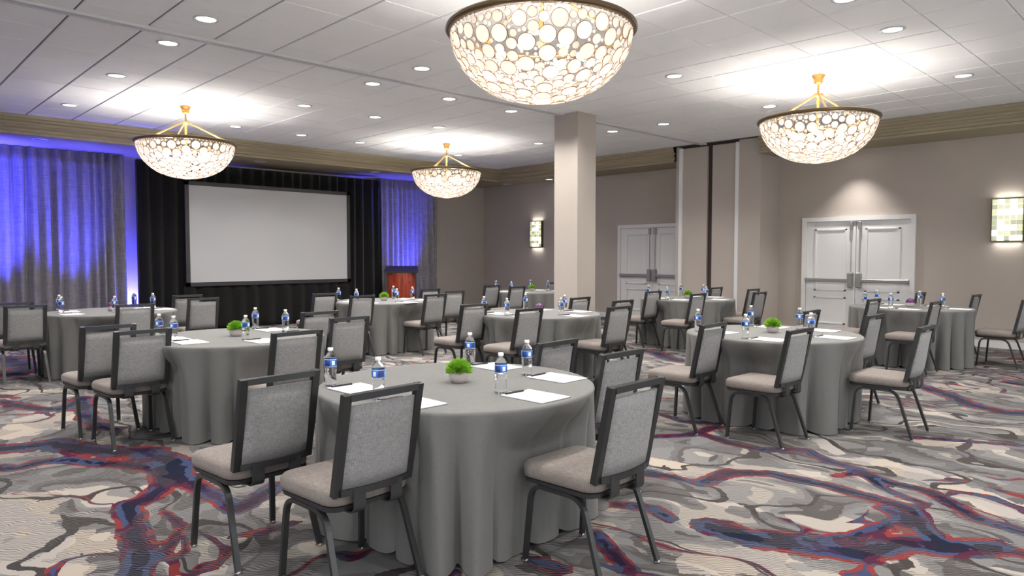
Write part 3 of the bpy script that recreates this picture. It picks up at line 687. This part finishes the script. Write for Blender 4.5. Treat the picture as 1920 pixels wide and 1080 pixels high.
# table: (centre, name in labels, seed, plant colour, chairs {slot: (x, y, deg)}, bottles {slot: (x, y)})
TABLES = [
 ((2.44, 2.95), 'the table nearest the viewer', 11, 'g', dict(A=(1.49, 3.09, 4.1), B=(1.64, 2.46, 3.2), C=(2.53, 1.82, 1.3), D=(3.27, 2.46, 0.8), E=(3.38, 3.06, 3.9)),
  dict(A=(1.89, 3.34), B=(1.88, 2.87), C=(2.41, 2.57), D=(2.88, 2.85), E=(2.90, 3.38))),
 ((2.48, 6.00), 'the left table before the screen', 12, 'g', dict(A=(1.57, 6.24, 3.6), B=(1.66, 5.68, 3.5), C=(2.44, 4.78, 2.5), D=(3.35, 5.57, 0.5), E=(3.46, 6.31, 1.2)),
  dict(A=(1.96, 6.29), B=(1.98, 6.00), C=(2.43, 5.66), D=(2.95, 6.01), E=(2.86, 6.44))),
 ((2.50, 9.80), 'the far left table', 13, 'p', dict(A=(1.52, 10.03, -1.3), B=(1.54, 9.39, 1.9), C=(2.48, 8.75, 1.8), D=(3.49, 9.42, 0.7), E=(3.59, 10.28, 0.1)),
  dict(A=(2.02, 10.20), B=(1.95, 9.74), C=(2.45, 9.46), D=(2.99, 9.81), E=(2.88, 10.21))),
 ((6.10, 9.15), 'the table before the podium', 14, 'g', dict(A=(5.20, 9.32, 1.3), B=(5.29, 8.45, 2.6), C=(6.23, 8.01, 2.1), D=(7.05, 8.58, 0.9), E=(7.20, 9.40, 1.7)),
  dict(A=(5.51, 9.47), B=(5.53, 9.00), C=(6.02, 8.68), D=(6.53, 8.99), E=(6.49, 9.45))),
 ((6.13, 5.87), 'the middle table', 15, 'p', dict(A=(5.27, 6.06, 1.1), B=(5.26, 5.16, 2.1), C=(6.16, 4.67, -1.0), D=(7.06, 5.30, -0.1), E=(7.15, 6.07, 1.7)),
  dict(A=(5.63, 6.30), B=(5.58, 5.85), C=(6.08, 5.46), D=(6.56, 5.83), E=(6.41, 6.37))),
 ((9.80, 9.57), 'the table left behind the column', 16, 'g', dict(A=(8.88, 9.70, 0.8), B=(8.86, 9.01, 1.8), E=(10.75, 9.83, 0.4)),
  dict(A=(9.25, 10.00), B=(9.18, 9.50), D=(10.10, 9.42), E=(10.12, 9.92))),
 ((10.00, 6.22), 'the table by the pocket doors', 17, 'g', dict(A=(9.18, 6.31, -0.3), B=(9.06, 5.45, 0.5), C=(10.12, 5.03, 0.3), D=(11.00, 5.58, 0.9), E=(11.10, 6.32, 1.6)),
  dict(A=(9.60, 6.70), B=(9.44, 6.24), C=(9.94, 5.84), D=(10.54, 6.25), E=(10.44, 6.62))),
 ((6.07, 2.90), 'the right foreground table', 18, 'g', dict(A=(5.16, 2.96, 1.6), B=(5.24, 2.28, -1.0), C=(6.19, 1.69, 0.6), D=(7.03, 2.35, -1.0), E=(7.10, 2.98, 0.7)),
  dict(A=(5.68, 3.42), B=(5.48, 2.85), C=(6.02, 2.53), D=(6.50, 2.84), E=(6.47, 3.31))),
 ((10.48, 3.07), 'the far right table', 19, 'p', dict(A=(9.58, 3.22, -1.5), B=(9.56, 2.51, -0.1), C=(10.86, 1.84, -2.2), D=(11.67, 2.56, -0.6), E=(11.74, 3.29, -0.1)),
  dict(A=(9.93, 3.46), B=(9.90, 3.13), C=(10.39, 2.66), D=(10.77, 3.04), E=(10.68, 3.56)))]
SEAT = dict(A='rear left seat', B='front left seat', C='near side seat', D='front right seat', E='rear right seat')

# ---- chair
def round_rect(w, d, r, cy, z, inset=0.0, k=5, taper=0.0):
    pts = []; hw, hd = w/2-inset, d/2-inset; r = max(0.004, r-inset*0.5)
    for cx, cyy, a0 in ((hw-r, hd-r, 0), (-hw+r, hd-r, PI/2), (-hw+r, -hd+r, PI), (hw-r, -hd+r, 1.5*PI)):
        for i in range(k+1):
            a = a0 + PI/2*i/k; x, y = cx+r*math.cos(a), cyy+r*math.sin(a)
            pts.append((x*(1+taper*y/d), cy+y, z))
    return pts
def make_chair():
    root = thing('banquet_chair', '', 'chair')
    lean = math.tan(math.radians(11.5)); yb = lambda z: (0.885-z)*lean; bow = lambda x, z: -0.030*(1-(x/0.2)**2)*min(1, max(0, (0.86-z)/0.3))
    # seat
    g = G(); c = 0.30
    g.loft([round_rect(0.43, 0.44, 0.07, c, z, i, taper=0.06) for z, i in ((0.402, 0.02), (0.408, 0.004), (0.425, 0.0), (0.455, 0.0), (0.470, 0.012), (0.478, 0.035), (0.483, 0.09), (0.485, 0.15))], True, True, True); link('seat_cushion', g, 'seat_fab', root)
    g = G(); g.loft([round_rect(0.42, 0.43, 0.06, c, 0.382, 0.004), round_rect(0.42, 0.43, 0.06, c, 0.402, 0.0)], True, True); link('seat_pan', g, 'strap', root)
    # back frame: two stiles, straight top rail, bowed bottom rail
    g = G(); pf = rect(0.036, 0.030)
    for s in (-1, 1): g.tube([(s*0.185, yb(z), z) for z in (0.452, 0.60, 0.74, 0.885)], pf, up=(0, 1, 0))
    g.tube([(-0.172, yb(0.87), 0.870), (0.172, yb(0.87), 0.871)], rect(0.036, 0.028))
    g.tube([(x, yb(0.467) + bow(x, 0.467), 0.467) for x in np.linspace(-0.172, 0.172, 11)], rect(0.036, 0.028)); link('back_frame', g, 'gun', root)
    # upholstered back panel
    g = G(); nx_, nz_ = 8, 6; rings = []
    for k in range(nz_+1):
        z = 0.480 + (0.834-0.480)*k/nz_; fr = []; bk = []
        for i in range(nx_+1):
            x = -0.171 + 0.342*i/nx_; e = 1 - max(abs(2*i/nx_-1)**6, abs(2*k/nz_-1)**8)*0.55
            y = yb(z) + bow(x, z); fr.append((x, y+0.019*e, z)); bk.append((x, y-0.013*e, z))
        rings.append(fr + bk[::-1])
    g.loft(rings, True, True, True); link('back_panel', g, 'back_fab', root)
    # flat straps joining back and seat
    for s in (-1, 1):
        p = rounded([(s*0.095, yb(0.48)-0.034, 0.475), (s*0.095, yb(0.47)-0.038, 0.375), (s*0.095, 0.21, 0.370)], 0.03, 5)
        link('back_strap', G().tube(p, rect(0.06, 0.007), up=(0, 0, 1) if False else (0, 0.3, 1)), 'strap', root)
    # side frames: one bent tube makes the front and the rear leg
    for s in (-1, 1):
        p = rounded([(s*0.212, 0.478, 0.006), (s*0.196, 0.450, 0.372), (s*0.194, 0.150, 0.372), (s*0.212, 0.025, 0.006)], 0.075, 7)
        fr = link('leg_frame', G().tube(p, rect(0.018, 0.026), up=(1, 0, 0)), 'gun', root)
        for y in (0.478, 0.025): link('foot_glide', G().lathe([(0.011, 0.0), (0.015, 0.002), (0.014, 0.010), (0.010, 0.013)], 10, (s*0.212, y, 0)), 'glide', fr)
    link('cross_brace', G().tube([(-0.19, 0.40, 0.374), (0.19, 0.40, 0.374)], rect(0.014, 0.014)), 'gun', root)
    return root

# ---- cloth
def make_cloth(c, seats, seed):
    rnd = random.Random(seed); n = 288; nz_ = 22
    th = np.linspace(0, 2*PI, n, endpoint=False)
    # folds of uneven width
    K = []; a = rnd.uniform(0, 0.3)
    while a < 2*PI + 0.01: K.append(a); a += rnd.uniform(0.22, 0.46)
    K = [q*2*PI/K[-1] for q in K]; K[0] = 0.0
    amp = [rnd.uniform(0.65, 1.25) for _ in K]; fold = np.zeros(n); tight = np.zeros(n)
    for i, t_ in enumerate(th):
        j = max(0, min(len(K)-2, int(np.searchsorted(K, t_, 'right'))-1)); u = (t_-K[j])/(K[j+1]-K[j])
        fold[i] = 1 - amp[j]*(1-math.sin(PI*u)**0.55)
    lim = np.full(n, 9.0)
    for sx_, sy_, sd in seats:
        ca, sa = math.cos(math.radians(sd)), math.sin(math.radians(sd))
        rr = np.linspace(0.25, 1.0, 151)
        px = c[0] + np.outer(np.cos(th), rr) - sx_; py = c[1] + np.outer(np.sin(th), rr) - sy_
        lx, ly = px*ca + py*sa, -px*sa + py*ca
        ins = (np.abs(lx) < 0.243) & (ly > -0.02) & (ly < 0.545)
        hit = ins.any(1); lim = np.where(hit, np.minimum(lim, rr[ins.argmax(1)]), lim)
    for _ in range(16): lim = np.minimum(lim, np.minimum(np.roll(lim, 1), np.roll(lim, -1)) + 0.011)
    g = G(); rings = []
    for r in (0.02, 0.25, 0.5, 0.68, TR_-0.02): rings.append([(r*math.cos(t_), r*math.sin(t_), ZT) for t_ in th])
    for r, z in ((TR_-0.008, ZT-0.001), (TR_-0.001, ZT-0.006), (TR_+0.002, ZT-0.016)): rings.append([(r*math.cos(t_), r*math.sin(t_), z) for t_ in th])
    rad = TR_
    for k in range(1, nz_+1):
        f = k/nz_; z0 = (ZT-0.016)*(1-f)
        gro = min(1.0, f*1.15)**0.8
        r = rad + 0.002 + 0.035*f - 0.18*(1-fold)*gro
        ease = min(1.0, max(0.0, (ZT-0.03-z0)/0.20)); ease = ease*ease*(3-2*ease)
        r = r*(1-ease) + np.minimum(r, lim - 0.05*(1-fold)*gro)*ease
        hem = 0.006 + 0.030*np.clip(0.8-fold, 0, 1)*f**6
        rings.append([(r[i]*math.cos(th[i]), r[i]*math.sin(th[i]), z0 + hem[i]) for i in range(n)])
    g.loft(rings, True, False, True); return g

# ---- bottle, pad, pen, plant prototypes
def make_bottle():
    root = thing('water_bottle', '', 'bottle')
    pr = [(0.024, 0.0), (0.030, 0.003), (0.0315, 0.012)]
    for k in range(6): z = 0.018+0.0135*k; w_ = 0.0315 - 0.0022*math.sin(PI*k/5); pr += [(w_, z), (w_-0.0018, z+0.0065)]
    pr += [(0.0312, 0.102), (0.0318, 0.107), (0.0318, 0.147), (0.0312, 0.152), (0.027, 0.165), (0.019, 0.178), (0.0125, 0.186), (0.0118, 0.193)]
    link('bottle_body', G().lathe(pr, 22), 'bottle', root)
    link('bottle_label', G().lathe([(0.0319, 0.107), (0.0326, 0.1075), (0.0326, 0.1465), (0.0319, 0.147)], 22, cap0=False, cap1=False), 'label', root)
    link('bottle_cap', G().lathe([(0.0142, 0.190), (0.0145, 0.192), (0.0145, 0.204), (0.0130, 0.206)], 18), 'cap', root)
    return root
def make_pad():
    root = thing('notepad', '', 'notepad')
    link('pad_backing', G().box(-0.107, 0.107, -0.139, 0.139, 0.0, 0.0018), 'card', root)
    link('pad_sheets', G().box(-0.105, 0.105, -0.137, 0.137, 0.0018, 0.0055), 'paper', root)
    return root
def make_pen():
    root = thing('pen', '', 'pen')
    g = G(); 
    def rod(g, x0, x1, r0, r1): g.tube([(x0, 0, 0.005), (x1, 0, 0.005)], circ(1, 8)) ; n = 16; g.v[-n:] = [(p[0], p[1]*(r0 if i < 8 else r1), (p[2]-0.005)*(r0 if i < 8 else r1)+0.005) for i, p in enumerate(g.v[-n:])]
    rod(g, -0.068, 0.052, 0.005, 0.005); link('barrel', g, 'pen', root)
    g = G(); rod(g, 0.052, 0.070, 0.0045, 0.001); link('tip', g, 'glide', root)
    link('clip', G().box(-0.066, -0.028, -0.0015, 0.0015, 0.0095, 0.011), 'glide', root)
    return root
def make_plant(kind):
    rnd = random.Random(4); root = thing('potted_plant', '', 'plant')
    link('pot', G().lathe([(0.030, 0.0), (0.042, 0.004), (0.052, 0.022), (0.055, 0.042), (0.052, 0.062), (0.049, 0.066), (0.046, 0.060), (0.02, 0.056)], 28), 'pot', root)
    g = G()
    if kind == 'g':
        for k in range(900):
            a = rnd.uniform(0, 2*PI); e = math.asin(rnd.uniform(-0.12, 1.0)); L = rnd.uniform(0.058, 0.074)
            d = Vector((math.cos(a)*math.cos(e), math.sin(a)*math.cos(e), math.sin(e)*0.95)); s_ = d.cross(Vector((rnd.uniform(-1, 1), rnd.uniform(-1, 1), rnd.uniform(-1, 1)))).normalized()
            b = Vector((0, 0, 0.062)) + d*0.012; m_ = b + d*L*0.6 + s_*0.002; t_ = b + d*L + s_*rnd.uniform(-0.006, 0.006); w_ = 0.0034
            p2 = s_.cross(d)*w_
            g.add([b-p2, b+p2, m_+p2*1.1, m_-p2*1.1, t_], [(0, 1, 2, 3), (3, 2, 4)])
    else:
        for k in range(420):
            a = rnd.uniform(0, 2*PI); e = math.asin(rnd.uniform(-0.05, 1.0)); r_ = rnd.uniform(0.047, 0.058)
            d = Vector((math.cos(a)*math.cos(e), math.sin(a)*math.cos(e), math.sin(e)*0.9)); c_ = Vector((0, 0, 0.060)) + d*r_
            s_ = d.cross(Vector((rnd.uniform(-1, 1), rnd.uniform(-1, 1), rnd.uniform(-1, 1)))).normalized()*0.0085; q_ = s_.cross(d)
            g.add([c_-s_, c_+q_+d*0.003, c_+s_, c_-q_+d*0.003], [(0, 1, 2, 3)])
    core = [(0.046, 0.058), (0.050, 0.075), (0.042, 0.098), (0.024, 0.112), (0.004, 0.117)] if kind == 'p' else [(0.04, 0.058), (0.042, 0.075), (0.034, 0.095), (0.018, 0.108), (0.003, 0.112)]
    g.lathe(core, 16); o = link('foliage', g, 'leaf_'+kind, root)
    return root

protos = dict(chair=make_chair(), bottle=make_bottle(), pad=make_pad(), pen=make_pen(), g=make_plant('g'), p=make_plant('p'))
used = set()
def place(kind, loc, rotz, label, group):
    if kind not in used:
        used.add(kind); r = protos[kind]; r.location = loc; r.rotation_euler = (0, 0, rotz); r['label'] = label; r['group'] = group; return r
    return copy_tree(protos[kind], loc, rotz, label, group)

# table under the cloth
def make_table(c, tn):
    root = thing('round_table', 'round folding table under the grey cloth, %s' % tn, 'table', (c[0], c[1], 0), 0, 'round banquet tables')
    link('tabletop', G().lathe([(TR_-0.03, ZT-0.030), (TR_-0.025, ZT-0.028), (TR_-0.025, ZT-0.006), (TR_-0.03, ZT-0.004)], 48), 'table', root)
    for sx_ in (-1, 1):
        for sy_ in (-1, 1): link('leg', G().tube([(sx_*0.18, sy_*0.26, 0.0), (sx_*0.18, sy_*0.26, ZT-0.03)], circ(0.014, 8), up=(1, 0, 0)), 'gun', root)
rj = random.Random(77)
for c, tn, seed, pk, chairs, bottles in TABLES:
    make_table(c, tn)
    cl = link('tablecloth', make_cloth(c, list(chairs.values()), seed), 'cloth', None, (c[0], c[1], 0))
    tag(cl, 'floor-length grey tablecloth on %s' % tn, 'tablecloth', 'grey tablecloths')
    for s, (x, y, d) in chairs.items():
        place('chair', (x, y, 0), math.radians(d), 'grey upholstered banquet chair, %s at %s' % (SEAT[s], tn), 'banquet chairs facing the screen')
    place(pk, (c[0]+0.01, c[1]+0.0, ZT), rj.uniform(0, 6), 'small pot of %s at the centre of %s' % ('spiky green grass' if pk == 'g' else 'purple foliage', tn), 'table plants')
    for s, (x, y) in bottles.items():
        place('bottle', (x, y, ZT), rj.uniform(0, 6.28), 'water bottle with blue label, %s of %s' % (SEAT[s].replace('seat', 'place'), tn), 'water bottles')
        px, py = x+0.06+rj.uniform(-0.01, 0.01), y-0.185
        # keep the pad on the table
        k = math.hypot(px-c[0], py-c[1]); 
        if k > 0.585: px, py = c[0]+(px-c[0])*0.585/k, c[1]+(py-c[1])*0.585/k
        if math.hypot(px+0.0-x, 0) < 0.15 and abs(py-y) < 0.172: py = y-0.172
        rz = math.radians(rj.uniform(-3, 3))
        place('pad', (px, py, ZT), rz, 'white notepad, %s of %s' % (SEAT[s].replace('seat', 'place'), tn), 'notepads')
        place('pen', (px-0.02, py+0.118, ZT+0.0055), rz+math.radians(rj.uniform(-4, 6)), 'black pen on the notepad, %s of %s' % (SEAT[s].replace('seat', 'place'), tn), 'pens')
bpy.context.view_layer.update()
